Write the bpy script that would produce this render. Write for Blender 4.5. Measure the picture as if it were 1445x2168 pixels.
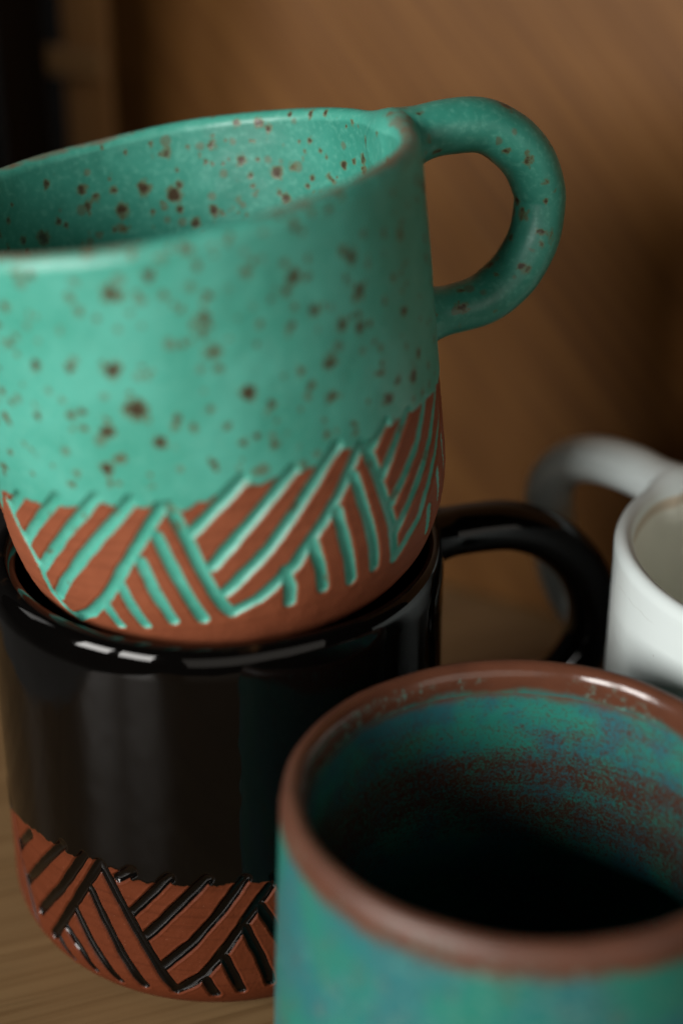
import bpy, bmesh, math, random
import numpy as np
from mathutils import Vector, Matrix

R = math.radians
MM = 0.001
scene = bpy.context.scene
for o in list(bpy.data.objects):
    bpy.data.objects.remove(o)
rng = np.random.RandomState(7)
random.seed(7)

# ------------------------------------------------------------------ camera, light, exposure
cam_data = bpy.data.cameras.new('camera')
cam = bpy.data.objects.new('camera', cam_data)
scene.collection.objects.link(cam)
cam.location = (0, 0, 0.2225)
cam.rotation_euler = (R(90 - 26.2), 0, 0)
cam_data.sensor_fit = 'VERTICAL'
cam_data.sensor_height = 36.0
cam_data.lens = 36.0 * 3600 / 2168
cam_data.clip_start = 0.01
cam_data.clip_end = 50
cam_data.dof.use_dof = True
cam_data.dof.focus_distance = 0.302
cam_data.dof.aperture_fstop = 5.0
cam_data.dof.aperture_blades = 0
scene.camera = cam

scene.view_settings.view_transform = 'Standard'
scene.view_settings.look = 'None'
scene.view_settings.exposure = 0.0
scene.view_settings.gamma = 1.0
scene.cycles.max_bounces = 10
scene.cycles.diffuse_bounces = 5
scene.cycles.glossy_bounces = 5
scene.cycles.use_denoising = True
scene.cycles.sample_clamp_indirect = 4.0
scene.cycles.caustics_reflective = False
scene.cycles.caustics_refractive = False

world = bpy.data.worlds.new('World')
scene.world = world
world.use_nodes = True
world.node_tree.nodes['Background'].inputs['Color'].default_value = (0.85, 0.93, 1.0, 1)
world.node_tree.nodes['Background'].inputs['Strength'].default_value = 0.003

def area_lamp(name, az, el, dist, w, h, power, color=(1, 0.97, 0.93)):
    """an area lamp for a window pane or added fill; az is measured to the left of the camera direction seen from the mugs"""
    t = Vector((0.0, 0.26, 0.08))
    d = Vector((-math.sin(R(az)) * math.cos(R(el)), -math.cos(R(az)) * math.cos(R(el)), math.sin(R(el))))
    l = bpy.data.lights.new(name, 'AREA')
    l.shape = 'RECTANGLE'
    l.size = w
    l.size_y = h
    l.energy = power
    l.color = color
    o = bpy.data.objects.new(name, l)
    scene.collection.objects.link(o)
    o.location = t + d * dist
    o.rotation_euler = (-d).to_track_quat('-Z', 'Y').to_euler()
    return o

area_lamp('window_pane_lamp', 58, 18, 1.5, 0.43, 0.54, 16.8)
area_lamp('window_pane_lamp', 36, 18, 1.5, 0.43, 0.54, 16.8)
area_lamp('far_window_lamp', 104, 30, 2.2, 0.4, 0.7, 2.0)
area_lamp('room_bounce_fill', -22, 14, 2.0, 2.6, 1.2, 9.0, (1, 0.92, 0.82))  # added fill standing in for light bounced off the room, no actual lamp

# ------------------------------------------------------------------ helpers
def tag(o, label=None, cat=None, group=None, kind=None):
    if label: o['label'] = label
    if cat: o['category'] = cat
    if group: o['group'] = group
    if kind: o['kind'] = kind
    return o

def link(o, parent=None):
    scene.collection.objects.link(o)
    if parent is not None:
        o.parent = parent
    return o

def empty(name, M):
    o = bpy.data.objects.new(name, None)
    o.empty_display_size = 0.01
    o.matrix_world = M
    return link(o)

def vnoise(x, y, seed=0):
    """smooth value noise on arrays"""
    n = np.random.RandomState(seed).rand(97, 97)
    xi = np.floor(x).astype(int); yi = np.floor(y).astype(int)
    fx = x - xi; fy = y - yi
    fx = fx * fx * (3 - 2 * fx); fy = fy * fy * (3 - 2 * fy)
    a = n[xi % 97, yi % 97]; b = n[(xi + 1) % 97, yi % 97]
    c = n[xi % 97, (yi + 1) % 97]; d = n[(xi + 1) % 97, (yi + 1) % 97]
    return ((a * (1 - fx) + b * fx) * (1 - fy) + (c * (1 - fx) + d * fx) * fy) * 2 - 1

def smooth(a, b, x):
    t = np.clip((x - a) / (b - a), 0, 1)
    return t * t * (3 - 2 * t)

def mesh_from(name, V, F, N=None, attrs=None, mat=None, parent=None):
    me = bpy.data.meshes.new(name)
    me.vertices.add(len(V))
    me.vertices.foreach_set('co', np.ascontiguousarray(V, dtype=np.float32).ravel())
    me.loops.add(F.size)
    me.loops.foreach_set('vertex_index', np.ascontiguousarray(F, dtype=np.int32).ravel())
    me.polygons.add(len(F))
    me.polygons.foreach_set('loop_start', np.arange(0, F.size, F.shape[1], dtype=np.int32))
    me.update(calc_edges=True)
    me.polygons.foreach_set('use_smooth', np.ones(len(F), dtype=bool))
    for k, a in (attrs or {}).items():
        at = me.attributes.new(k, 'FLOAT', 'POINT')
        at.data.foreach_set('value', np.ascontiguousarray(a, dtype=np.float32))
    if N is not None:
        me.normals_split_custom_set_from_vertices(np.ascontiguousarray(N, dtype=np.float32).tolist())
    if mat: me.materials.append(mat)
    return link(bpy.data.objects.new(name, me), parent)

def grid_surface(X, closed_u=True):
    """X: rows x cols x 3 -> verts, quads, normals (cols wrap)"""
    nr, nc = X.shape[:2]
    i, j = np.meshgrid(np.arange(nr - 1), np.arange(nc if closed_u else nc - 1), indexing='ij')
    j2 = (j + 1) % nc
    F = np.stack([i * nc + j, i * nc + j2, (i + 1) * nc + j2, (i + 1) * nc + j], -1).reshape(-1, 4)
    du = np.roll(X, -1, 1) - np.roll(X, 1, 1)
    dv = np.gradient(X, axis=0)
    N = np.cross(du, dv)
    N /= np.maximum(np.linalg.norm(N, axis=-1, keepdims=True), 1e-20)
    return X.reshape(-1, 3), F, N.reshape(-1, 3)

def split_surface(X, cls, specs, attrs, root):
    """one continuous lathe surface, its faces handed out to parts by class; normals stay continuous.
    specs: list of (class id, name, material, parent key)"""
    V, F, N = grid_surface(X)
    objs = {}
    for cid, name, mat, pk in specs:
        f = F[cls == cid]
        if len(f) < 6:
            continue
        used, inv = np.unique(f, return_inverse=True)
        objs[cid] = mesh_from(name, V[used], inv.reshape(-1, 4), N[used],
                              {k: a[used] for k, a in attrs.items()}, mat,
                              root if pk is None else objs[pk])
    return objs

def coil(path, radii, sub=26):
    """centre line (r, z) and radius of a handle: Catmull-Rom through the points, then smoothed"""
    P = np.array(path, float)
    t = np.concatenate([[0], np.cumsum(np.linalg.norm(np.diff(P, axis=0), axis=1))])
    Q = []; RR = []
    for k in range(len(P) - 1):
        p0, p1, p2, p3 = P[max(k - 1, 0)], P[k], P[k + 1], P[min(k + 2, len(P) - 1)]
        for s in np.linspace(0, 1, sub, endpoint=(k == len(P) - 2)):
            Q.append(0.5 * (2 * p1 + (p2 - p0) * s + (2 * p0 - 5 * p1 + 4 * p2 - p3) * s * s + (3 * p1 - p0 - 3 * p2 + p3) * s ** 3))
            RR.append(t[k] + (t[k + 1] - t[k]) * s)
    Q = np.array(Q); RR = np.array(RR) / t[-1]
    for _ in range(24):
        Q[1:-1] = (Q[:-2] + 2 * Q[1:-1] + Q[2:]) / 4
    rad = np.interp(RR, [a for a, b in radii], [b for a, b in radii])
    for _ in range(4):
        rad[1:-1] = (rad[:-2] + 2 * rad[1:-1] + rad[2:]) / 4
    return Q, RR, rad

BLEND = 6.5      # width in mm over which handle clay is smoothed into the wall

def blend_amount(d):
    return (BLEND - np.clip(d, 0, BLEND)) ** 2 / (4 * BLEND)

def blend_into(G, N, phi, Q, rad):
    """push the wall out towards the handle roots: G rows x cols x 3 in metres"""
    c, s = math.cos(R(phi)), math.sin(R(phi))
    P = G.reshape(-1, 3) / MM
    x = P[:, 0] * c + P[:, 1] * s; y = -P[:, 0] * s + P[:, 1] * c; z = P[:, 2]
    near = np.where((np.abs(y) < 14) & (x > 20) & (z > Q[:, 1].min() - 14))[0]
    d = np.full(len(P), 99.0)
    roots = np.where(Q[:, 0] < Q[:, 0].min() + 14)[0][::2]
    for k in roots:
        dk = np.sqrt((x[near] - Q[k, 0]) ** 2 + y[near] ** 2 / 1.2 + (z[near] - Q[k, 1]) ** 2) - rad[k]
        d[near] = np.minimum(d[near], dk)
    e = blend_amount(d)
    return (P + N * e[:, None]).reshape(G.shape) * MM

def tube(name, handle, mat, parent, M, prof, aspect=1.0, seg=72, seed=0, specks=0):
    """handle: a clay coil swept along its centre line in the plane of M (x out, z up)"""
    Q, RR, rad = handle
    T = np.gradient(Q, axis=0); T /= np.linalg.norm(T, axis=1, keepdims=True)
    nx = np.stack([-T[:, 1], T[:, 0]], 1)
    a = np.linspace(0, 2 * np.pi, seg, endpoint=False)
    X = np.zeros((len(Q), seg, 3))
    wob = 1 + 0.035 * vnoise(RR[:, None] * 7 + 0 * a, 3 + np.cos(a)[None] * 1.2 + 0 * RR[:, None], seed + 5)
    X[..., 0] = Q[:, 0:1] + nx[:, 0:1] * np.cos(a) * rad[:, None] * wob
    X[..., 2] = Q[:, 1:2] + nx[:, 1:2] * np.cos(a) * rad[:, None] * wob
    X[..., 1] = np.sin(a) * rad[:, None] * aspect * wob
    _, _, N0 = grid_surface(X)
    rr = np.hypot(X[..., 0], X[..., 1]).ravel(); zz = X[..., 2].ravel()
    pd = np.full(len(rr), 99.0)
    pp = np.array(prof)[:, :2]
    pp = np.concatenate([pp, (pp[1:] + pp[:-1]) / 2])
    idx = np.where(rr < pp[:, 0].max() + BLEND + 1)[0]
    for q in pp[pp[:, 0] > pp[:, 0].max() - 8]:
        pd[idx] = np.minimum(pd[idx], np.hypot(rr[idx] - q[0], zz[idx] - q[1]))
    X = (X.reshape(-1, 3) - N0 * blend_amount(pd)[:, None]).reshape(X.shape)
    X = X * MM
    V, F, N = grid_surface(X)
    V = V @ np.array(M.to_3x3()).T + np.array(M.translation)
    N = N @ np.array(M.to_3x3()).T
    S = np.zeros(len(V))
    rs = np.random.RandomState(seed + 40)
    for _ in range(specks):
        c = V[rs.randint(len(V))]
        rad_s = rs.uniform(0.25, 0.85) * MM
        st = np.array([rs.uniform(0.7, 1.3), rs.uniform(0.7, 1.3), rs.uniform(0.6, 1.5)])
        S = np.maximum(S, rs.uniform(0.4, 0.9) * np.clip(1.3 - np.linalg.norm((V - c) * st, axis=1) / (1.5 * rad_s), 0, 1))
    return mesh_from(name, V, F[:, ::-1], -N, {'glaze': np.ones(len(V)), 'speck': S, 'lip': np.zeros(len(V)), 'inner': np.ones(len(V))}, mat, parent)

# ------------------------------------------------------------------ materials
def nodes_of(name):
    m = bpy.data.materials.new(name)
    m.use_nodes = True
    nt = m.node_tree
    return m, nt, nt.nodes['Principled BSDF']

def nd(nt, typ, **kw):
    n = nt.nodes.new(typ)
    for k, v in kw.items():
        if k in ('operation', 'blend_type', 'data_type', 'attribute_name', 'noise_dimensions', 'feature', 'distance',
                 'interpolation_type', 'clamp', 'use_clamp', 'wave_type', 'bands_direction', 'wave_profile', 'normalize', 'voronoi_dimensions'):
            setattr(n, k, v)
        else:
            i = n.inputs[k] if not k.isdigit() else n.inputs[int(k)]
            if isinstance(v, bpy.types.NodeSocket): nt.links.new(v, i)
            else: i.default_value = v
    return n

def mth(nt, op, a, b=0.0, c=None):
    n = nt.nodes.new('ShaderNodeMath'); n.operation = op
    for i, v in enumerate((a, b) if c is None else (a, b, c)):
        if isinstance(v, bpy.types.NodeSocket): nt.links.new(v, n.inputs[i])
        else: n.inputs[i].default_value = v
    return n.outputs[0]

def sstep(nt, x, lo, hi, a=0.0, b=1.0):
    n = nt.nodes.new('ShaderNodeMapRange'); n.interpolation_type = 'SMOOTHSTEP'
    nt.links.new(x, n.inputs['Value'])
    n.inputs['From Min'].default_value = lo; n.inputs['From Max'].default_value = hi
    n.inputs['To Min'].default_value = a; n.inputs['To Max'].default_value = b
    return n.outputs['Result']

def mix(nt, fac, a, b):
    n = nt.nodes.new('ShaderNodeMix'); n.data_type = 'RGBA'
    for s, v in ((n.inputs[0], fac), (n.inputs[6], a), (n.inputs[7], b)):
        if isinstance(v, bpy.types.NodeSocket): nt.links.new(v, s)
        elif isinstance(v, tuple): s.default_value = v + (1,) if len(v) == 3 else v
        else: s.default_value = v
    return n.outputs[2]

def coords(nt, scale=(1, 1, 1), rot=(0, 0, 0)):
    tc = nt.nodes.new('ShaderNodeTexCoord'); mp = nt.nodes.new('ShaderNodeMapping')
    src = tc.outputs['Object']
    if any(rot):
        m0 = nt.nodes.new('ShaderNodeMapping'); nt.links.new(src, m0.inputs['Vector'])
        m0.inputs['Rotation'].default_value = rot; src = m0.outputs[0]
    nt.links.new(src, mp.inputs['Vector'])
    mp.inputs['Scale'].default_value = scale
    return mp.outputs[0]

def noise(nt, vec, scale, detail=3, rough=0.55, dist=0.0):
    n = nt.nodes.new('ShaderNodeTexNoise'); nt.links.new(vec, n.inputs['Vector'])
    n.inputs['Scale'].default_value = scale; n.inputs['Detail'].default_value = detail
    n.inputs['Roughness'].default_value = rough; n.inputs['Distortion'].default_value = dist
    return n.outputs[0]

def attr(nt, name):
    n = nt.nodes.new('ShaderNodeAttribute'); n.attribute_name = name
    return n.outputs['Fac']

def bump(nt, h, strength, dist, bsdf):
    b = nt.nodes.new('ShaderNodeBump'); nt.links.new(h, b.inputs['Height'])
    b.inputs['Strength'].default_value = strength; b.inputs['Distance'].default_value = dist
    nt.links.new(b.outputs[0], bsdf.inputs['Normal'])

def clay_colour(nt, v, a=(0.20, 0.055, 0.024), b=(0.27, 0.080, 0.036)):
    c = mix(nt, noise(nt, v, 260, 4), a, b)
    rings = noise(nt, coords(nt, (9, 9, 1100)), 1.0, 3, 0.6)
    c = mix(nt, sstep(nt, rings, 0.48, 0.72, 0, 0.30), c, tuple(x * 0.55 for x in a))
    c = mix(nt, sstep(nt, noise(nt, v, 1500, 2), 0.66, 0.76, 0, 0.45), c, tuple(x * 0.4 for x in a))
    return mix(nt, sstep(nt, noise(nt, v, 2600, 2), 0.70, 0.80, 0, 0.7), c, (0.33, 0.14, 0.08))

def mat_teal():
    m, nt, b = nodes_of('teal_speckled_glaze_on_clay')
    v = coords(nt)
    glaze = attr(nt, 'glaze'); sp = attr(nt, 'speck'); lip = attr(nt, 'lip')
    base = mix(nt, sstep(nt, noise(nt, v, 70, 4), 0.3, 0.7), (0.052, 0.315, 0.235), (0.088, 0.40, 0.315))
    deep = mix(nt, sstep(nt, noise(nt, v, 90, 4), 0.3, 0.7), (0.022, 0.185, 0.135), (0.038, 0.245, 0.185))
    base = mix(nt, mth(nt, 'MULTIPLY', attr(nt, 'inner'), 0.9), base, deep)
    base = mix(nt, sstep(nt, noise(nt, v, 900, 3), 0.45, 0.8, 0, 0.35), base, (0.16, 0.46, 0.36))
    # iron specks: the placed ones plus a scatter of fine ones
    rag = mth(nt, 'ADD', mth(nt, 'MULTIPLY', noise(nt, v, 1300, 3, 0.65), 0.6), mth(nt, 'MULTIPLY', noise(nt, v, 480, 2), 0.4))
    s = mth(nt, 'ADD', sp, mth(nt, 'MULTIPLY', mth(nt, 'SUBTRACT', rag, 0.5), 2.2))
    halo = sstep(nt, s, 0.10, 0.55, 0, 0.8)
    core = sstep(nt, s, 0.40, 0.85, 0, 0.95)
    gate = mth(nt, 'GREATER_THAN', sp, 0.02)
    halo = mth(nt, 'MULTIPLY', halo, gate); core = mth(nt, 'MULTIPLY', core, gate)
    vo = nd(nt, 'ShaderNodeTexVoronoi', Vector=v, Scale=330.0, Randomness=1.0)
    cellsel = nd(nt, 'ShaderNodeSeparateColor'); nt.links.new(vo.outputs['Color'], cellsel.inputs[0])
    pick = mth(nt, 'GREATER_THAN', cellsel.outputs[0], 0.70)
    size = mth(nt, 'MULTIPLY', cellsel.outputs[1], 0.30)
    fine = mth(nt, 'MULTIPLY', pick, sstep(nt, mth(nt, 'SUBTRACT', mth(nt, 'ADD', vo.outputs['Distance'], mth(nt, 'MULTIPLY', mth(nt, 'SUBTRACT', rag, 0.5), 0.25)), size), 0.0, 0.16, 1, 0))
    fine = mth(nt, 'MULTIPLY', fine, 0.55)
    col = mix(nt, halo, base, (0.115, 0.125, 0.055))
    col = mix(nt, fine, col, (0.12, 0.085, 0.035))
    col = mix(nt, core, col, (0.042, 0.021, 0.009))
    lipm = sstep(nt, mth(nt, 'ADD', lip, mth(nt, 'ADD', mth(nt, 'MULTIPLY', noise(nt, v, 30, 1), 1.6), mth(nt, 'MULTIPLY', noise(nt, v, 300, 3), 0.5))), 1.95, 2.25, 0, 0.75)
    col = mix(nt, lipm, col, (0.19, 0.085, 0.05))
    # glaze thins to a paler line where it breaks over an edge
    edge = mth(nt, 'MULTIPLY', sstep(nt, glaze, 0.1, 0.5), sstep(nt, glaze, 0.55, 0.95, 1, 0))
    col = mix(nt, mth(nt, 'MULTIPLY', edge, 0.5), col, (0.17, 0.40, 0.29))
    gm = sstep(nt, mth(nt, 'ADD', glaze, mth(nt, 'MULTIPLY', mth(nt, 'SUBTRACT', noise(nt, v, 1500, 2), 0.5), 0.5)), 0.35, 0.6)
    col = mix(nt, gm, clay_colour(nt, v), col)
    nt.links.new(col, b.inputs['Base Color'])
    rg = mth(nt, 'ADD', mth(nt, 'MULTIPLY', noise(nt, v, 500, 3), 0.16), 0.33)
    rr = nd(nt, 'ShaderNodeMix', data_type='FLOAT'); nt.links.new(gm, rr.inputs[0]); rr.inputs[2].default_value = 0.62; nt.links.new(rg, rr.inputs[3])
    nt.links.new(rr.outputs[0], b.inputs['Roughness'])
    sl = nd(nt, 'ShaderNodeMix', data_type='FLOAT'); nt.links.new(gm, sl.inputs[0]); sl.inputs[2].default_value = 0.2; sl.inputs[3].default_value = 0.5
    nt.links.new(sl.outputs[0], b.inputs['Specular IOR Level'])
    h = mth(nt, 'ADD', noise(nt, v, 420, 4, 0.6), mth(nt, 'MULTIPLY', core, -0.8))
    bump(nt, h, 0.22, 0.0004, b)
    return m

def mat_black():
    m, nt, b = nodes_of('black_gloss_glaze_on_clay')
    v = coords(nt)
    glaze = attr(nt, 'glaze'); lip = attr(nt, 'lip')
    gm = sstep(nt, mth(nt, 'ADD', glaze, mth(nt, 'MULTIPLY', mth(nt, 'SUBTRACT', noise(nt, v, 1400, 2), 0.5), 0.5)), 0.35, 0.6)
    gl = mix(nt, noise(nt, v, 60, 3), (0.0012, 0.0011, 0.0010), (0.0022, 0.0018, 0.0016))
    lipm = sstep(nt, mth(nt, 'ADD', lip, mth(nt, 'MULTIPLY', noise(nt, v, 160, 4), 0.8)), 1.45, 1.7, 0, 0.6)
    gl = mix(nt, lipm, gl, (0.075, 0.035, 0.014))
    # a rusty break line where the black thins out
    edge = mth(nt, 'MULTIPLY', sstep(nt, glaze, 0.3, 0.55), sstep(nt, glaze, 0.6, 0.9, 1, 0))
    gl = mix(nt, mth(nt, 'MULTIPLY', edge, 0.6), gl, (0.10, 0.03, 0.015))
    nt.links.new(mix(nt, gm, clay_colour(nt, v, (0.080, 0.018, 0.006), (0.115, 0.028, 0.011)), gl), b.inputs['Base Color'])
    sl = nd(nt, 'ShaderNodeMix', data_type='FLOAT'); nt.links.new(gm, sl.inputs[0]); sl.inputs[2].default_value = 0.2; sl.inputs[3].default_value = 0.5
    nt.links.new(sl.outputs[0], b.inputs['Specular IOR Level'])
    pit = sstep(nt, noise(nt, v, 1700, 1), 0.72, 0.8)
    rr = nd(nt, 'ShaderNodeMix', data_type='FLOAT'); nt.links.new(gm, rr.inputs[0]); rr.inputs[2].default_value = 0.55
    smear = sstep(nt, noise(nt, coords(nt, (1, 1, 0.45)), 70, 4, 0.6, 1.5), 0.60, 0.72, 0, 0.16)
    nt.links.new(mth(nt, 'ADD', mth(nt, 'ADD', mth(nt, 'MULTIPLY', noise(nt, v, 90, 3), 0.04), 0.03), mth(nt, 'MULTIPLY', smear, sstep(nt, lip, 0.0, 0.2, 1, 0))), rr.inputs[3])
    nt.links.new(rr.outputs[0], b.inputs['Roughness'])
    h = mth(nt, 'ADD', noise(nt, v, 55, 2), mth(nt, 'MULTIPLY', noise(nt, v, 900, 3), mth(nt, 'MULTIPLY', mth(nt, 'SUBTRACT', 1.0, gm), 0.4)))
    h = mth(nt, 'SUBTRACT', h, mth(nt, 'MULTIPLY', pit, 0.05))
    bump(nt, h, 0.06, 0.0006, b)
    b.inputs['IOR'].default_value = 1.34
    return m

def mat_cup(inside):
    m, nt, b = nodes_of('mottled_teal_inside' if inside else 'mottled_teal_outside')
    v = coords(nt)
    sep = nd(nt, 'ShaderNodeSeparateXYZ'); nt.links.new(v, sep.inputs[0])
    z = sep.outputs[2]
    rust = mix(nt, noise(nt, v, 180, 4), (0.064, 0.025, 0.015), (0.125, 0.046, 0.025))
    if inside:
        teal = mix(nt, sstep(nt, noise(nt, v, 130, 4), 0.35, 0.65), (0.019, 0.175, 0.135), (0.022, 0.115, 0.135))
        vs = coords(nt, (1, 1, 3.2))
        fine = noise(nt, v, 1700, 4, 0.7)
        ring = noise(nt, coords(nt, (14, 14, 900)), 1.0, 3)
        big = noise(nt, vs, 32, 2)
        t = mth(nt, 'ADD', mth(nt, 'MULTIPLY', fine, 1.5), mth(nt, 'ADD', mth(nt, 'MULTIPLY', big, 0.7), mth(nt, 'MULTIPLY', ring, 0.35)))
        # more bare rust in a belt below the lip
        belt = mth(nt, 'MULTIPLY', sstep(nt, z, 0.030, 0.044), sstep(nt, z, 0.052, 0.061, 1, 0))
        t = mth(nt, 'SUBTRACT', t, mth(nt, 'MULTIPLY', belt, 0.30))
        rust = mix(nt, noise(nt, v, 180, 4), (0.050, 0.020, 0.012), (0.085, 0.032, 0.019))
        f = sstep(nt, t, 0.80, 1.34)
        col = mix(nt, f, rust, teal)
        topm = sstep(nt, mth(nt, 'ADD', z, mth(nt, 'MULTIPLY', mth(nt, 'SUBTRACT', noise(nt, v, 120, 4, 0.7), 0.5), 0.0045)), 0.0648, 0.0680)
        col = mix(nt, topm, col, (0.100, 0.038, 0.021))
        b.inputs['Roughness'].default_value = 0.33
    else:
        n1 = noise(nt, coords(nt, (1, 1, 0.8)), 62, 3, 0.5, 0.6)
        n2 = noise(nt, coords(nt, (1.1, 1, 0.7)), 38, 3)
        col = mix(nt, sstep(nt, n1, 0.36, 0.62), (0.013, 0.170, 0.128), (0.016, 0.135, 0.145))
        col = mix(nt, sstep(nt, n2, 0.52, 0.72, 0, 0.4), col, (0.055, 0.125, 0.11))
        col = mix(nt, sstep(nt, noise(nt, v, 420, 4, 0.7), 0.52, 0.72, 0, 0.55), col, (0.10, 0.06, 0.05))
        zz = mth(nt, 'ADD', z, mth(nt, 'MULTIPLY', mth(nt, 'SUBTRACT', noise(nt, v, 90, 4, 0.65), 0.5), 0.0042))
        col = mix(nt, sstep(nt, zz, 0.0660, 0.0684), col, rust)
        fl = mth(nt, 'MULTIPLY', sstep(nt, noise(nt, v, 800, 3, 0.6), 0.50, 0.74), sstep(nt, z, 0.0712, 0.0702))
        col = mix(nt, mth(nt, 'MULTIPLY', mth(nt, 'MULTIPLY', fl, sstep(nt, noise(nt, v, 70, 2), 0.36, 0.58)), 0.75), col, (0.10, 0.25, 0.21))
        rad = mth(nt, 'SQRT', mth(nt, 'ADD', mth(nt, 'MULTIPLY', sep.outputs[0], sep.outputs[0]), mth(nt, 'MULTIPLY', sep.outputs[1], sep.outputs[1])))
        nt.links.new(mth(nt, 'ADD', sstep(nt, rad, 0.0345, 0.0366, 0.12, 0.42), mth(nt, 'MULTIPLY', noise(nt, v, 260, 3), 0.08)), b.inputs['Roughness'])
    nt.links.new(col, b.inputs['Base Color'])
    bump(nt, noise(nt, v, 300, 3), 0.15, 0.0004, b)
    return m

def mat_white(inside):
    m, nt, b = nodes_of('cream_glaze_inside' if inside else 'white_glaze')
    v = coords(nt)
    sep = nd(nt, 'ShaderNodeSeparateXYZ'); nt.links.new(v, sep.inputs[0])
    z = sep.outputs[2]
    if inside:
        col = mix(nt, noise(nt, v, 60, 3), (0.70, 0.72, 0.64), (0.76, 0.78, 0.70))
        tan = mth(nt, 'MULTIPLY', sstep(nt, z, 0.0742, 0.0756), sstep(nt, z, 0.0768, 0.078, 1, 0))
        col = mix(nt, mth(nt, 'MULTIPLY', tan, 0.75), col, (0.40, 0.30, 0.19))
        b.inputs['Roughness'].default_value = 0.35
    else:
        col = mix(nt, noise(nt, v, 70, 3), (0.56, 0.63, 0.625), (0.62, 0.685, 0.68))
        zz = mth(nt, 'ADD', z, mth(nt, 'MULTIPLY', mth(nt, 'SUBTRACT', noise(nt, v, 75, 4, 0.6), 0.5), 0.0035))
        d = mth(nt, 'ABSOLUTE', mth(nt, 'SUBTRACT', zz, 0.0735))
        line = mth(nt, 'MULTIPLY', sstep(nt, d, 0.00008, 0.00030, 1, 0), sstep(nt, noise(nt, v, 130, 3), 0.42, 0.6))
        col = mix(nt, mth(nt, 'MULTIPLY', line, 0.15), col, (0.22, 0.21, 0.20))
        dots = sstep(nt, noise(nt, v, 700, 1), 0.80, 0.85)
        col = mix(nt, mth(nt, 'MULTIPLY', dots, 0.7), col, (0.2, 0.17, 0.14))
        b.inputs['Roughness'].default_value = 0.30
    nt.links.new(col, b.inputs['Base Color'])
    bump(nt, noise(nt, v, 160, 3), 0.15, 0.0005, b)
    return m

def mat_wood(name, rot, c1, c2, c3, rough, rot3=None, spec=0.5):
    m, nt, b = nodes_of(name)
    r = rot3 or (0, 0, rot)
    v1 = coords(nt, (9, 480, 480), r); v2 = coords(nt, (20, 1200, 1200), r); v3 = coords(nt, (5, 150, 150), r)
    g1 = noise(nt, v1, 1.0, 4, 0.6, 0.25); g2 = noise(nt, v2, 1.0, 3, 0.6); g3 = noise(nt, v3, 1.0, 3, 0.5, 0.4)
    col = mix(nt, sstep(nt, g3, 0.3, 0.7), c1, c2)
    col = mix(nt, sstep(nt, g1, 0.42, 0.72, 0, 0.75), col, c3)
    col = mix(nt, sstep(nt, g2, 0.52, 0.75, 0, 0.45), col, tuple(x * 0.6 for x in c3))
    nt.links.new(col, b.inputs['Base Color'])
    nt.links.new(mth(nt, 'ADD', mth(nt, 'MULTIPLY', g1, 0.14), rough - 0.07), b.inputs['Roughness'])
    b.inputs['Specular IOR Level'].default_value = spec
    bump(nt, mth(nt, 'ADD', g1, mth(nt, 'MULTIPLY', g2, 0.5)), 0.12, 0.0003, b)
    return m

def mat_plain(name, c1, c2, rough):
    m, nt, b = nodes_of(name)
    v = coords(nt)
    nt.links.new(mix(nt, noise(nt, v, 6, 3), c1, c2), b.inputs['Base Color'])
    b.inputs['Roughness'].default_value = rough
    b.inputs['Specular IOR Level'].default_value = 0.15
    return m

M_TEAL = mat_teal()
M_BLACK = mat_black()
M_CUP_OUT, M_CUP_IN = mat_cup(False), mat_cup(True)
M_WHITE, M_CREAM = mat_white(False), mat_white(True)
M_TABLE = mat_wood('pale_wood', R(-21), (0.200, 0.122, 0.056), (0.242, 0.150, 0.070), (0.145, 0.080, 0.033), 0.27, None, 0.22)
M_BOARD = mat_wood('brown_wood', 0, (0.112, 0.046, 0.010), (0.138, 0.060, 0.015), (0.075, 0.028, 0.006), 0.45, (0, R(-46), 0), 0.22)
M_STRIP = mat_wood('brown_edge_wood', 0, (0.40, 0.20, 0.075), (0.46, 0.24, 0.095), (0.32, 0.15, 0.05), 0.40, (0, R(-88), 0), 0.25)
M_BAR = mat_wood('pale_bar_wood', 0, (0.38, 0.21, 0.085), (0.43, 0.24, 0.10), (0.30, 0.16, 0.06), 0.40, (0, R(3), 0), 0.25)
M_DARK = mat_plain('dark_wall_paint', (0.0022, 0.0020, 0.0018), (0.003, 0.0027, 0.0024), 0.8)

# ------------------------------------------------------------------ the setting: dark wall, table, board
def box_mesh(bm, x0, x1, y0, y1, z0, z1, bev=0.0, seg=3):
    vs = [bm.verts.new((x, y, z)) for x in (x0, x1) for y in (y0, y1) for z in (z0, z1)]
    for f in ((0, 1, 3, 2), (4, 6, 7, 5), (0, 4, 5, 1), (2, 3, 7, 6), (0, 2, 6, 4), (1, 5, 7, 3)):
        bm.faces.new([vs[i] for i in f])
    if bev:
        bmesh.ops.bevel(bm, geom=bm.edges[:], offset=bev, segments=seg, profile=0.5, affect='EDGES')
    bmesh.ops.recalc_face_normals(bm, faces=bm.faces)

def bm_obj(name, bm, mat, parent=None, smooth_shade=False):
    me = bpy.data.meshes.new(name); bm.to_mesh(me); bm.free()
    me.materials.append(mat)
    if smooth_shade:
        for p in me.polygons: p.use_smooth = True
    return link(bpy.data.objects.new(name, me), parent)

bm = bmesh.new(); box_mesh(bm, -3, 3, 2.4, 2.5, -0.75, 2.2)
tag(bm_obj('wall', bm, M_DARK), kind='structure')
bm = bmesh.new(); box_mesh(bm, -3, 3, -3, 2.4, -0.80, -0.745)
tag(bm_obj('floor', bm, mat_plain('grey_floor', (0.20, 0.20, 0.19), (0.27, 0.26, 0.25), 0.5)), kind='structure')

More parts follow.
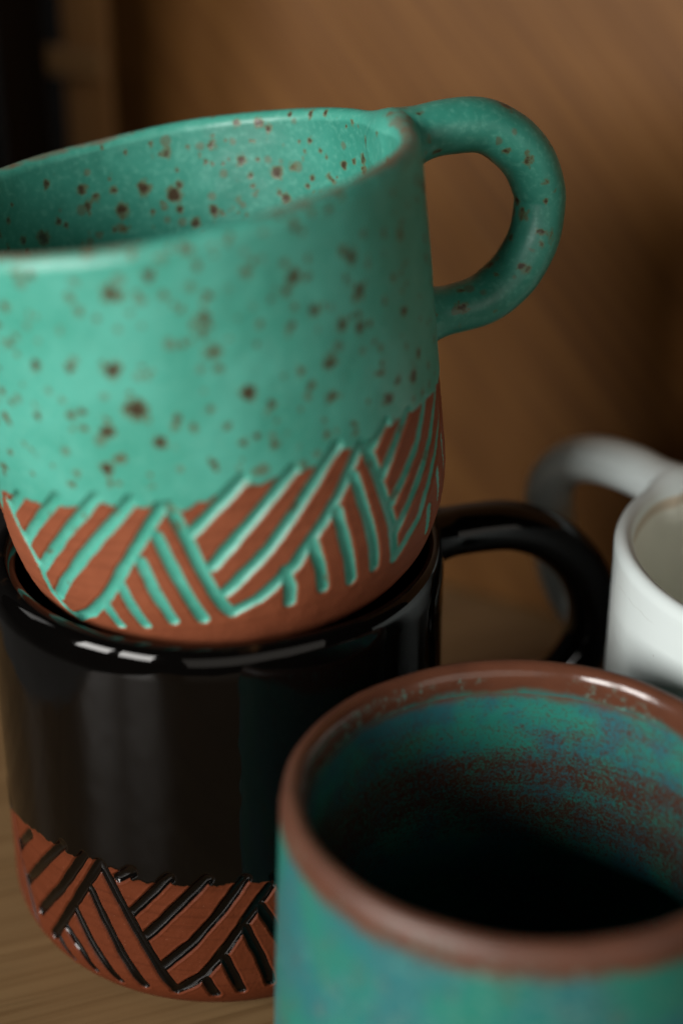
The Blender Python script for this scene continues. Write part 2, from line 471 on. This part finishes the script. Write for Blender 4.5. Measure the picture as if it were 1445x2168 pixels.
table = empty('wooden_table', Matrix.Translation((0.05, 0.30, 0)))
tag(table, 'pale brown wooden table the four cups and mugs stand on', 'table')
bm = bmesh.new(); box_mesh(bm, -0.205, 0.75, -0.36, 0.32, -0.028, 0, 0.003)
bm_obj('tabletop', bm, M_TABLE, table)
for x in (-0.165, 0.70):
    for y in (-0.30, 0.26):
        bm = bmesh.new(); box_mesh(bm, x - 0.025, x + 0.025, y - 0.025, y + 0.025, -0.74, -0.0285, 0.002)
        bm_obj('leg', bm, M_TABLE, table)

shade_box = empty('black_shade_box', Matrix.Translation((-0.0775, 0.394, 0.0002)))  # dark block added and sized to keep window light off the board's left side
tag(shade_box, 'tall black cabinet at the left edge of the photo, added beside the brown board to shade it', 'box')
bm = bmesh.new(); box_mesh(bm, -0.22, 0.0, 0.0, 0.062, 0.012, 0.30, 0.0015)
bm_obj('box_body', bm, M_DARK, shade_box)
bm = bmesh.new(); box_mesh(bm, -0.215, -0.005, -0.006, -0.0005, 0.016, 0.296, 0.001)
bm_obj('box_front', bm, M_DARK, shade_box)
bm = bmesh.new(); box_mesh(bm, -0.21, -0.01, 0.006, 0.056, 0.0, 0.0115)
bm_obj('box_base', bm, M_DARK, shade_box)

e = Vector((0.85, -0.527, 0)).normalized()
bn = Vector((-e.y, e.x, 0))
BM = Matrix((( e.x, bn.x, 0, 0.030), (e.y, bn.y, 0, 0.405), (0, 0, 1, 0.0002), (0, 0, 0, 1)))
board = empty('wooden_board', BM)
tag(board, 'dark brown wooden board with slanting grain standing upright behind the mugs', 'board')
bm = bmesh.new(); box_mesh(bm, -0.108, 0.20, 0.0, 0.016, 0.0, 0.30, 0.0015)
bm_obj('panel', bm, M_BOARD, board)
bm = bmesh.new(); box_mesh(bm, -0.1245, -0.1082, -0.0008, 0.018, 0.0, 0.30, 0.0016, 3)
bm_obj('edge_strip', bm, M_STRIP, board, True)
bm = bmesh.new(); box_mesh(bm, -0.1290, -0.1075, -0.0046, -0.0012, 0.1245, 0.1325, 0.0016)
bm_obj('crossbar', bm, M_BAR, board)

# carved strokes, glaze lines and iron specks measured on the mugs: (degrees round the mug, mm above its foot)
TEAL_GROOVES = {'L1':[(-147.2,32.5),(-144.0,25.9),(-140.6,20.8),(-141.0,15.2),(-137.4,11.8),(-135.5,11.1)],
 'L0':[(-162.1,25.5),(-161.2,20.8),(-158.5,17.2),(-154.9,13.3),(-151.1,10.2)],
 'Lm':[(-161.9,24.0),(-160.3,20.1),(-157.6,16.5),(-154.9,13.5),(-153.1,11.8)],
 'A1':[(-137.8,35.2),(-146.1,31.0)],
 'A2':[(-123.4,36.6),(-142.4,26.1)],
 'A3':[(-112.4,37.1),(-139.6,20.9)],
 'A4':[(-103.8,36.4),(-137.8,15.5)],
 'A5':[(-97.6,34.7),(-102.2,30.9),(-108.0,26.1),(-115.0,20.4),(-119.8,17.0),(-126.8,13.6),(-135.4,10.9)],
 'B1':[(-95.7,34.7),(-94.0,29.9),(-92.6,24.8),(-90.6,18.6),(-89.1,15.5),(-87.5,13.7)],
 'B2':[(-100.3,29.7),(-98.7,24.0),(-96.6,17.5),(-95.0,13.0)],
 'B3':[(-105.8,25.2),(-104.8,20.5),(-102.5,13.2)],
 'B4':[(-113.2,21.1),(-112.2,16.8),(-110.8,12.2)],
 'B5':[(-119.9,16.5),(-118.7,11.7)],
 'C1':[(-78.5,37.4),(-92.4,29.4)],
 'C2':[(-67.2,36.5),(-79.3,29.3),(-89.5,23.0)],
 'C3':[(-55.9,37.9),(-66.9,30.2),(-76.1,24.0),(-87.9,17.8)],
 'C4':[(-49.5,36.1),(-53.7,32.2),(-58.3,28.3),(-61.6,25.9),(-66.3,23.2),(-70.2,20.1),(-75.2,17.8),(-80.6,15.3),(-87.2,13.6)],
 'D1':[(-47.5,35.3),(-45.5,30.5),(-43.8,25.2),(-41.9,19.5),(-41.1,15.1),(-41.0,12.6)],
 'D2':[(-52.0,31.3),(-50.1,24.7),(-49.0,18.8),(-48.2,13.2)],
 'D3':[(-57.9,26.6),(-56.9,20.8),(-55.8,12.9)],
 'D4':[(-65.4,23.1),(-64.4,19.1),(-64.1,13.7)],
 'D5':[(-73.1,19.4),(-72.3,16.2),(-72.8,12.9)],
 'E1':[(-40.9,37.7),(-45.4,35.0)],
 'E2':[(-32.5,36.7),(-38.5,32.6),(-43.2,29.2)],
 'E3':[(-22.6,35.8),(-28.3,30.4),(-35.8,26.3),(-41.4,23.4)],
 'E4':[(-12.5,35.4),(-20.4,29.0),(-30.2,23.4),(-36.0,20.5),(-40.2,18.0)],
 'E5':[(-11.9,28.6),(-20.5,23.6),(-26.4,20.0),(-29.9,16.8),(-36.1,14.3),(-40.4,12.3)]}
TEAL_EDGE = [(-150.1, 34.1), (-136.8, 34.7), (-122.0, 35.3), (-112.5, 36.1), (-100.7, 35.3), (-93.1, 34.1), (-84.9, 35.3), (-76.7, 35.9), (-66.6, 36.2), (-59.7, 35.9), (-53.1, 36.8), (-47.6, 34.9), (-40.5, 37.0), (-32.5, 36.7), (-24.4, 36.0), (-14.5, 36.2)]
BLACK_GROOVES = {'a1':[(-145.1,31.4),(-154.5,24.3)],
 'a2':[(-129.9,35.1),(-140.9,25.8),(-150.1,18.2)],
 'a3':[(-122.7,35.0),(-132.3,24.2),(-143.4,14.2)],
 'a4':[(-117.9,34.6),(-124.8,26.1),(-131.9,17.4),(-137.5,11.2)],
 'b1':[(-117.9,34.6),(-115.0,30.7),(-110.5,24.0),(-105.7,17.1),(-102.3,12.5),(-99.5,9.3)],
 'b2':[(-121.6,27.9),(-117.7,21.8),(-113.6,15.5),(-108.1,9.1)],
 'b3':[(-127.7,21.8),(-122.8,15.6),(-115.4,8.3)],
 'b4':[(-131.7,16.0),(-126.5,12.4),(-122.9,8.5)],
 'b5':[(-135.6,12.3),(-131.0,7.9)],
 'c0':[(-109.1,35.1),(-113.1,32.5)],
 'c1':[(-99.6,34.9),(-109.8,25.5)],
 'c2':[(-90.4,35.1),(-98.3,28.1),(-106.5,20.7)],
 'c3':[(-81.3,34.7),(-88.0,27.1),(-94.6,20.7),(-102.7,14.3)],
 'c4':[(-75.4,32.3),(-82.1,24.5),(-87.3,18.4),(-92.5,13.3),(-99.6,8.9)],
 'd1':[(-81.5,23.6),(-78.0,16.7),(-75.7,10.8)],
 'd2':[(-86.9,17.0),(-83.1,9.6)],
 'd3':[(-91.6,11.9),(-89.8,8.6)]}
BLACK_EDGE = [(-166.6, 27.8), (-151.6, 32.0), (-139.2, 33.7), (-128.0, 33.5), (-121.1, 34.9), (-114.1, 34.4), (-108.7, 33.0), (-98.4, 33.4), (-89.2, 33.8), (-75.4, 33.6)]
SPECKS_OUT = [(-104.8,71.0,0.63,0.4),(-96.4,70.9,1.05,0.5),(-95.2,70.2,0.84,0.5),(-86.4,69.5,0.56,0.5),(-77.9,68.0,0.56,0.5),(-88.3,72.7,0.63,0.6),(-80.1,75.7,0.7,0.6),(-79.4,64.8,0.91,0.6),(-69.6,70.1,0.7,0.7),(-60.1,67.3,0.91,0.8),(-56.7,61.2,0.77,0.6),(-44.1,61.4,0.84,0.7),(-45.3,55.6,0.77,0.6),(-79.5,59.1,1.26,0.4),(-100.1,58.8,1.12,0.7),(-117.3,60.1,0.7,0.7),(-109.3,59.7,0.63,0.5),(-97.2,52.0,1.33,0.95),(-112.4,51.7,0.63,0.6),(-109.3,52.2,0.63,0.7),(-104.8,48.7,0.84,0.7),(-94.0,46.0,0.77,1),(-73.6,51.3,0.98,1),(-107.4,42.4,0.84,0.9),(-89.3,49.8,0.63,0.5),(-86.3,47.7,0.63,0.5),(-54.5,52.1,0.98,0.6),(-61.5,52.4,0.56,0.5),(-60.0,49.3,0.7,0.6),(-55.1,46.4,0.77,0.6),(-46.0,60.7,0.7,0.4),(-47.6,68.7,0.7,0.5),(-45.3,67.0,0.98,0.5),(-38.6,41.4,0.77,1),(-120.5,70.0,0.63,0.7),(-111.8,74.7,0.63,0.5),(-114.2,75.5,0.49,0.4),(-100.0,77.3,0.56,0.4),(-83.6,66.7,0.56,0.4),(-74.0,68.1,0.56,0.4),(-69.4,64.6,0.49,0.4),(-70.1,41.9,0.7,0.5),(-50.2,57.1,0.84,0.7),(-131.9,50.7,0.49,0.6),(-141.0,39.1,0.56,0.6),(-117.6,39.5,0.56,0.6),(-121.4,42.7,0.49,0.3),(-75.4,38.1,0.56,0.4),(-28.1,42.1,0.98,0.6),(-24.4,45.2,0.7,0.5),(-29.5,54.0,0.7,0.5),(-58.0,75.5,0.7,0.4),(-28.4,66.3,0.98,0.4),(-40.0,50.4,0.63,0.4),(-78.6,63.3,0.56,0.4),(-109.0,65.9,0.56,0.3),(-116.5,66.8,0.49,0.3)]
SPECKS_IN = [(65.5,66.4,1.12,1),(63.7,61.4,0.88,1),(42.0,67.8,0.72,1),(37.3,68.7,0.48,0.9),(75.5,69.3,0.88,0.8),(-264.1,64.6,1.28,1),(-248.7,64.1,1.12,1),(-268.4,58.5,0.8,1),(-264.6,61.8,0.72,0.9),(-256.1,66.9,1.12,0.9),(-239.1,69.7,0.88,0.9),(-239.5,66.4,0.72,0.9),(-242.5,67.5,0.72,0.8),(-229.3,72.5,0.64,0.8),(-247.6,68.0,0.64,0.9),(-229.8,65.4,0.64,0.9),(-231.6,64.3,0.48,0.9),(-223.7,63.5,1.2,0.9),(-266.0,66.3,0.72,0.9),(66.3,74.6,0.72,0.7),(-264.2,72.7,0.96,0.5),(-264.6,74.0,0.64,0.4),(75.0,76.2,0.72,0.6),(52.1,76.6,0.56,0.8),(47.0,76.8,0.48,0.8),(54.1,65.1,0.56,0.7),(56.1,63.7,0.56,0.8),(48.1,65.6,0.64,0.6),(73.5,66.1,0.56,0.7),(83.6,59.7,0.64,0.5),(-257.3,62.3,0.56,0.6),(73.3,64.2,0.48,0.7),(48.1,69.1,0.48,0.5),(60.0,67.3,0.72,0.5),(65.7,62.5,0.48,0.6),(78.2,61.9,0.64,0.5),(-248.1,60.1,0.64,0.7),(-217.0,64.5,0.64,0.8)]

# ------------------------------------------------------------------ mugs
def outer_radius(P, z):
    s = P['h'] - z
    Rr = P['R'] + P['k'] * s
    u = np.clip((P['hc'] - z) / P['hc'], 0, 1)
    return Rr - P['a'] * (1 - np.maximum(0, 1 - u ** P['pw']) ** (1 / P['pw']))

def profile(P, z_rows, th, lip, floor, n_in=90, lip_seg=12):
    """rows of (r, z, kind) from the base centre up the outside, over the lip and down inside.
    kind 0 outside, 1 lip, 2 inside"""
    h = P['h']
    rb = float(outer_radius(P, np.array([0.0]))[0])
    rows = [(x * rb, 0.6 * (1 - x) if x < .9 else 0.0, 0) for x in (0.002, 0.3, 0.6, 0.85, 0.93)]
    for z in z_rows:
        if z <= h - lip: rows.append((float(outer_radius(P, np.array([z]))[0]), z, 0))
    rt = float(outer_radius(P, np.array([h - lip]))[0])
    for t in np.linspace(0, np.pi, lip_seg + 2)[1:-1]:
        rows.append((rt - th / 2 + th / 2 * math.cos(t), h - lip + lip * math.sin(t), 1))
    zi = np.linspace(h - lip, floor, n_in)
    for z in zi:
        ri = float(outer_radius(P, np.array([max(z, 0)]))[0]) - th
        zz = z - floor
        c = 9.0
        if zz < c: ri -= c * (1 - math.sqrt(max(0, 1 - ((c - zz) / c) ** 2)))
        rows.append((ri, z, 2))
    r_end = rows[-1][0]
    for x in (0.8, 0.5, 0.2, 0.002):
        rows.append((r_end * x, floor, 2))
    return np.array(rows)

def groove_field(grooves, TH, Zr, RAD, ARC, zc, arc_of, hw):
    """distance (in half widths) to the nearest carved stroke and which one; strokes are (theta deg, z mm) lines"""
    D = np.full(TH.shape, 9.0); I = np.full(TH.shape, -1)
    for gi, pts in enumerate(grooves):
        th = np.array([p[0] for p in pts]); zz = np.array([p[1] for p in pts])
        mid = (th.min() + th.max()) / 2
        span = (th.max() - th.min()) / 2 + 6
        dth = (TH[0] - mid + 180) % 360 - 180
        cols = np.where(np.abs(dth) < span)[0]
        rows = np.where((Zr > zz.min() - 4) & (Zr < zz.max() + 4))[0]
        if not len(cols) or not len(rows): continue
        sub = np.ix_(rows, cols)
        A = dth[cols][None, :] + mid
        rr = RAD[rows][:, None]; ar = ARC[rows][:, None]
        wv = hw * (1 + 0.13 * vnoise(A * 0.35 + gi * 7.3, ar * 0.45 + 0 * A + gi, 11))
        best = np.full((len(rows), len(cols)), 99.0)
        for k in range(len(pts) - 1):
            x0 = np.radians(A - th[k]) * rr; y0 = ar - arc_of(zz[k])
            ex = np.radians(th[k + 1] - th[k]) * rr; ey = arc_of(zz[k + 1]) - arc_of(zz[k])
            t = np.clip((x0 * ex + y0 * ey) / (ex * ex + ey * ey + 1e-9), 0, 1)
            best = np.minimum(best, np.hypot(x0 - t * ex, y0 - t * ey))
        q = best / wv
        cur = D[sub]; m = q < cur
        cur[m] = q[m]; D[sub] = cur
        ci = I[sub]; ci[m] = gi; I[sub] = ci
    return D, I

def resample(pts, n=5):
    if len(pts) == 2: return pts
    return pts

def carved_mug(name, P, base, axis, grooves, edge, mat, th, lip, floor, hw, depth, ncol, z_rows, specks_out, specks_in,
               handle, phi, n_in, label, glaze_lift, seed, wobble=1.0, uneven=0.0):
    F2 = Vector(axis).normalized()
    X = (Vector((1, 0, 0)) - F2 * F2.x).normalized(); Y = F2.cross(X)
    M = Matrix((X, Y, F2)).transposed().to_4x4()
    M.translation = Vector(base) * MM
    root = empty(name, M)
    tag(root, label, 'mug')
    pr = profile(P, z_rows, th, lip, floor, n_in)
    r, z, kd = pr[:, 0], pr[:, 1], pr[:, 2].astype(int)
    arc = np.concatenate([[0], np.cumsum(np.hypot(np.diff(r), np.diff(z)))])
    og = (kd == 0) & (np.arange(len(r)) >= 5)
    zo, ao = z[og], arc[og]
    arc_of = lambda zz: float(np.interp(zz, zo, ao))
    th_deg = np.linspace(-200, 160, ncol, endpoint=False)
    TH = np.broadcast_to(th_deg, (len(r), ncol))
    Zg = np.broadcast_to(z[:, None], TH.shape); KD = np.broadcast_to(kd[:, None], TH.shape)
    Zq = np.where(og, z, 1e6)
    D, I = groove_field(grooves, TH, Zq, r, arc, zo, arc_of, hw)
    # glaze line
    eth = np.array([p[0] for p in edge]); ez = np.array([p[1] for p in edge])
    o = np.argsort(eth); eth, ez = eth[o], ez[o]
    zed = np.interp(th_deg, np.concatenate([[eth[-1] - 360], eth, [eth[0] + 360]]), np.concatenate([[ez[-1]], ez, [ez[0]]]))
    zed = zed + 0.35 * vnoise(th_deg * 0.55, 0 * th_deg, seed) + 0.18 * vnoise(th_deg * 1.7, 0 * th_deg + 9, seed)
    above = smooth(-0.35, 0.25, Zg - zed[None, :])
    above = np.where(KD == 0, above, 1.0)
    above[:5] = 0
    gr = smooth(1.12, 0.82, D)
    glaze = np.maximum(above, gr)
    # relief
    bowl = np.where(D < 1.15, (1 - np.clip(D / 1.15, 0, 1) ** 3.0), 0)
    end_fade = 1 - 0.45 * smooth(0.2, 3.0, Zg - zed[None, :])
    burr = 0.07 * (1 + 0.8 * vnoise(TH * 1.1, Zg * 1.3, seed + 9)) * np.exp(-((D - 1.28) / 0.16) ** 2) * (1 - above)
    wob = wobble * (0.10 * vnoise(TH * 0.09, Zg * 0.09, seed + 2) + 0.05 * vnoise(TH * 0.3, Zg * 0.35, seed + 3))
    disp = -depth * bowl * end_fade + burr + glaze_lift * above * (KD == 0) + 0.22 * gr * (1 - above) + wob
    disp = disp + 0.025 * vnoise(TH * 1.9, Zg * 1.7, seed + 4) * (1 - glaze)
    disp[:3] = 0; disp[-5:] = 0
    # glaze bead and slightly uneven rim
    dz = np.where(KD == 1, 0.25 * vnoise(TH * 0.045, 0 * TH, seed + 6), 0)
    rr = r[:, None] + np.where(KD == 2, wob + (disp - wob) * (Zg > P['h'] - 12), disp)
    a = np.radians(TH)
    # a hand-thrown wall, thicker on one side
    fin = np.where(KD == 2, smooth(P['h'] - 22, P['h'] - 8, Zg), np.where(KD == 1, np.clip((rr.max(1)[og][-1] - r[:, None]) / th, 0, 1), 0))
    rr = rr - uneven * fin * (0.5 - 0.5 * np.cos(a))
    G = np.stack([rr * np.cos(a), rr * np.sin(a), Zg + dz], -1) * MM
    # iron specks
    S = np.zeros(TH.shape)
    for side, lst in ((0, specks_out), (2, specks_in)):
        for (st, sz, sr, ss) in lst:
            rows = np.where((np.abs(z - sz) < 3.2) & ((kd == side) | (kd == 1)))[0]
            if not len(rows): continue
            dth = (th_deg - st + 180) % 360 - 180
            cols = np.where(np.abs(dth) < 5)[0]
            sub = np.ix_(rows, cols)
            dx = np.radians(dth[cols])[None, :] * r[rows][:, None]; dy = (z[rows] - sz)[:, None]
            f = (0.25 + 0.8 * ss) * np.clip(1.3 - np.hypot(dx, dy) / ((1.5 if side == 0 else 1.3) * sr), 0, 1)
            S[sub] = np.maximum(S[sub], f)
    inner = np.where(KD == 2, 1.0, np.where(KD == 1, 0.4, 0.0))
    lipf = np.where(KD == 1, np.sin(np.pi * np.clip((Zg - (P['h'] - lip)) / lip, 0, 1) / 2), 0.0)
    G = blend_into(G, grid_surface(G)[2], phi, handle[0], handle[2])
    cen = lambda A: (A[:-1] + A[1:]) / 2
    nxt = lambda A: (A + np.roll(A, -1, 1)) / 2
    fa = cen(nxt(above)).ravel(); fd = cen(nxt(np.minimum(D, 9))).ravel(); fi = I[:-1].ravel()
    cls = np.ones(len(fa), int)
    cls[fa > 0.5] = 0
    g = (fa <= 0.5) & (fd < 1.02) & (fi >= 0)
    cls[g] = 10 + fi[g]
    specs = [(0, 'body', mat, None), (1, 'carved_band', mat, None)] + [(10 + k, 'glaze_line', mat, 1) for k in range(len(grooves))]
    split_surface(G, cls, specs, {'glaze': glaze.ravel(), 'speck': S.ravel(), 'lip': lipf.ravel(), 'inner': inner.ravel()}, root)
    return root, pr

def shift(pts, d, scale=1.0, mid=0.0):
    return [((t - mid) * scale + mid + d, z) for t, z in pts]

# -- teal speckled mug, tilted, its foot dropped into the black mug
TEAL_P = dict(h=77.5, R=43.55, k=-0.069, a=14.4, hc=22.3, pw=2.06)
g = dict(TEAL_GROOVES)
g['E5'] = [(-3.5, 35.0)] + g['E5']
strokes = list(g.values())
for k, pk in enumerate((0.0, 53.0, 106.0, 159.0)):      # the zigzag goes on round the back
    sc = 53.0 / 48.7
    for n in ('B1', 'B2', 'B3', 'B4', 'B5', 'C1', 'C2', 'C3', 'C4'):
        strokes.append([((t + 97.0) * sc + pk + 0.6, zz) for t, zz in g[n]])
so = [tuple(s) for s in SPECKS_OUT]
for _ in range(150):
    t, zz = rng.uniform(-10, 205), rng.uniform(37, 76)
    so.append((t, zz, rng.uniform(0.45, 1.1), rng.uniform(0.4, 0.95)))
for _ in range(230):
    so.append((rng.uniform(-165, -10), rng.uniform(38, 77), rng.uniform(0.3, 0.62), rng.uniform(0.3, 0.65)))
si = [tuple(s) for s in SPECKS_IN]
for _ in range(170):
    t, zz = rng.uniform(-360, 0), rng.uniform(10, 76)
    if -270 < t < 0 and zz > 56 and (t < -215 or t > -40): continue
    si.append((t, zz, rng.uniform(0.4, 1.0), rng.uniform(0.4, 1)))
for _ in range(170):
    si.append((rng.uniform(-290, 90), rng.uniform(56, 77), rng.uniform(0.22, 0.5), rng.uniform(0.4, 0.9)))
zr = np.concatenate([np.linspace(0.02, 40.5, 175), np.linspace(40.9, 76.2, 90)])
teal_coil = coil([(41.4, 72.4), (43.6, 73.2), (46.5, 73.5), (50.9, 73.5), (58.1, 72.3), (63.1, 68.6), (66.3, 63.9), (67.6, 58.4), (67.1, 54.9), (65.4, 50.1),
                  (62.7, 46.4), (59.6, 43.6), (54.4, 41.2), (48.8, 40.8), (44.0, 41.0), (39.2, 41.2)],
                 [(0, 4.2), (0.10, 4.6), (0.18, 4.75), (0.32, 5.1), (0.5, 4.6), (0.75, 4.75), (0.9, 4.4), (1, 4.3)])
teal, prof = carved_mug('teal_mug', TEAL_P, (-17.18, 278.2, 71.3), (-.168, .025, 1), strokes, TEAL_EDGE, M_TEAL, 3.7, 1.9, 4.5,
                        1.10, 0.95, 1150, zr, so, si, teal_coil, 20, 120,
                        'speckled teal mug with terracotta zigzag carving, tilted and sitting in the black mug', 0.22, 21)
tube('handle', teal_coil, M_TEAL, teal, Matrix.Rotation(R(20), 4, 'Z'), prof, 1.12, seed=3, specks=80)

# -- black mug on the table
BLACK_P = dict(h=80.35, R=41.7, k=0.0, a=14.0, hc=12.0, pw=2.0)
b = dict(BLACK_GROOVES)
strokes = list(b.values())
for n in ('b1', 'b2'):
    strokes.append([(t + 44.0, zz) for t, zz in b[n]])
for k in range(1, 7):
    for n in ('b1', 'b2', 'b3', 'b4', 'b5'):
        strokes.append([(t + 44.0 + 45.1 * k, zz) for t, zz in b[n]])
for k in range(0, 6):
    for n in ('c0', 'c1', 'c2', 'c3', 'c4'):
        strokes.append([(t + 44.6 + 45.1 * k, zz) for t, zz in b[n]])
zr = np.concatenate([np.linspace(0.02, 37.5, 160), np.linspace(38.5, 76.9, 36)])
black_coil = coil([(40.6, 73.0), (45.5, 73.4), (53.0, 73.3), (60.3, 72.4), (67.5, 69.2), (73.3, 64.0), (77.2, 57.9), (79.3, 51.3), (79.2, 45.3),
                   (76.8, 39.4), (71, 33.6), (63, 30.2), (54, 28.9), (46, 28.8), (39.6, 29)],
                  [(0, 4.6), (0.1, 4.7), (0.3, 4.9), (0.5, 5.0), (0.9, 4.7), (1, 4.6)])
black, prof = carved_mug('black_mug', BLACK_P, (-23, 278.4, 0.0), (0, 0, 1), strokes, BLACK_EDGE, M_BLACK, 3.5, 3.6, 5.0,
                         1.06, 0.9, 1150, zr, [], [], black_coil, 20, 50,
                         'glossy black mug with terracotta carved foot, standing under the tilted teal mug', 0.2, 31, 0.3, 2.2)
tube('handle', black_coil, M_BLACK, black, Matrix.Rotation(R(20), 4, 'Z'), prof, 1.15, seed=8)

# -- plain thrown cups
def plain_mug(name, P, base, th, lip, floor, m_out, m_in, ncol, label, cat, seed, handle=None, phi=0, lip_name='lip', lip_from=None):
    root = empty(name, Matrix.Translation(Vector(base) * MM))
    tag(root, label, cat)
    pr = profile(P, np.concatenate([np.linspace(0.02, 14, 40), np.linspace(15, P['h'] - lip, 60)]), th, lip, floor, 80, 16)
    r, z, kd = pr[:, 0], pr[:, 1], pr[:, 2].astype(int)
    th_deg = np.linspace(-180, 180, ncol, endpoint=False)
    TH = np.broadcast_to(th_deg, (len(r), ncol)); Zg = np.broadcast_to(z[:, None], TH.shape); KD = np.broadcast_to(kd[:, None], TH.shape)
    disp = 0.12 * vnoise(TH * 0.09, Zg * 0.10, seed) + 0.035 * vnoise(TH * 0.03, Zg * 0.9, seed + 1)
    disp[:3] = 0; disp[-5:] = 0
    a = np.radians(TH); rr = r[:, None] + disp
    dz = np.where(KD == 1, 0.2 * vnoise(TH * 0.05, 0 * TH, seed + 6), 0)
    G = np.stack([rr * np.cos(a), rr * np.sin(a), Zg + dz], -1) * MM
    if handle is not None:
        G = blend_into(G, grid_surface(G)[2], phi, handle[0], handle[2])
    fz = (z[:-1] + z[1:]) / 2
    fk = np.where(kd[:-1] == kd[1:], kd[:-1], 1)
    c = fk.copy()
    if lip_from is not None:
        c = np.where(fz > lip_from, 1, np.where(fk == 1, 2, fk))
    cls = np.repeat(c, ncol)
    split_surface(G, cls, [(0, 'body', m_out, None), (1, lip_name, m_out, None), (2, 'lining', m_in, None)], {}, root)
    return root, pr

cup, _ = plain_mug('mottled_cup', dict(h=72.1, R=37.75, k=0.035, a=7.0, hc=12.0, pw=2.0), (28.5, 212.6, 0.0), 4.2, 3.6, 5.0,
                M_CUP_OUT, M_CUP_IN, 320, 'blue-green mottled cup with a bare rust-brown lip, nearest to the camera', 'cup', 41, lip_from=66.6)
white_coil = coil([(40.6, 74.4), (44.8, 76.0), (52.7, 76.6), (61.5, 75.8), (68.7, 73.0), (73.6, 67.5), (74.8, 61.8), (73.2, 54.6), (69.9, 45.9),
                   (64.6, 40.1), (53.8, 37.4), (47, 37.0), (40.6, 37.0)],
                  [(0, 4.2), (0.12, 4.7), (0.3, 4.9), (0.5, 4.6), (0.9, 4.4), (1, 4.6)])
white, prof = plain_mug('white_mug', dict(h=79.4, R=42.8, k=0.0, a=9.0, hc=14.0, pw=2.0), (93.2, 276.1, 0.0), 3.6, 2.2, 5.0,
                        M_WHITE, M_CREAM, 480, 'plain white mug with a cream inside and its handle turned to the back', 'mug', 51,
                        handle=white_coil, phi=130)
tube('handle', white_coil, M_WHITE, white, Matrix.Rotation(R(130), 4, 'Z'), prof, 1.25, seed=5)
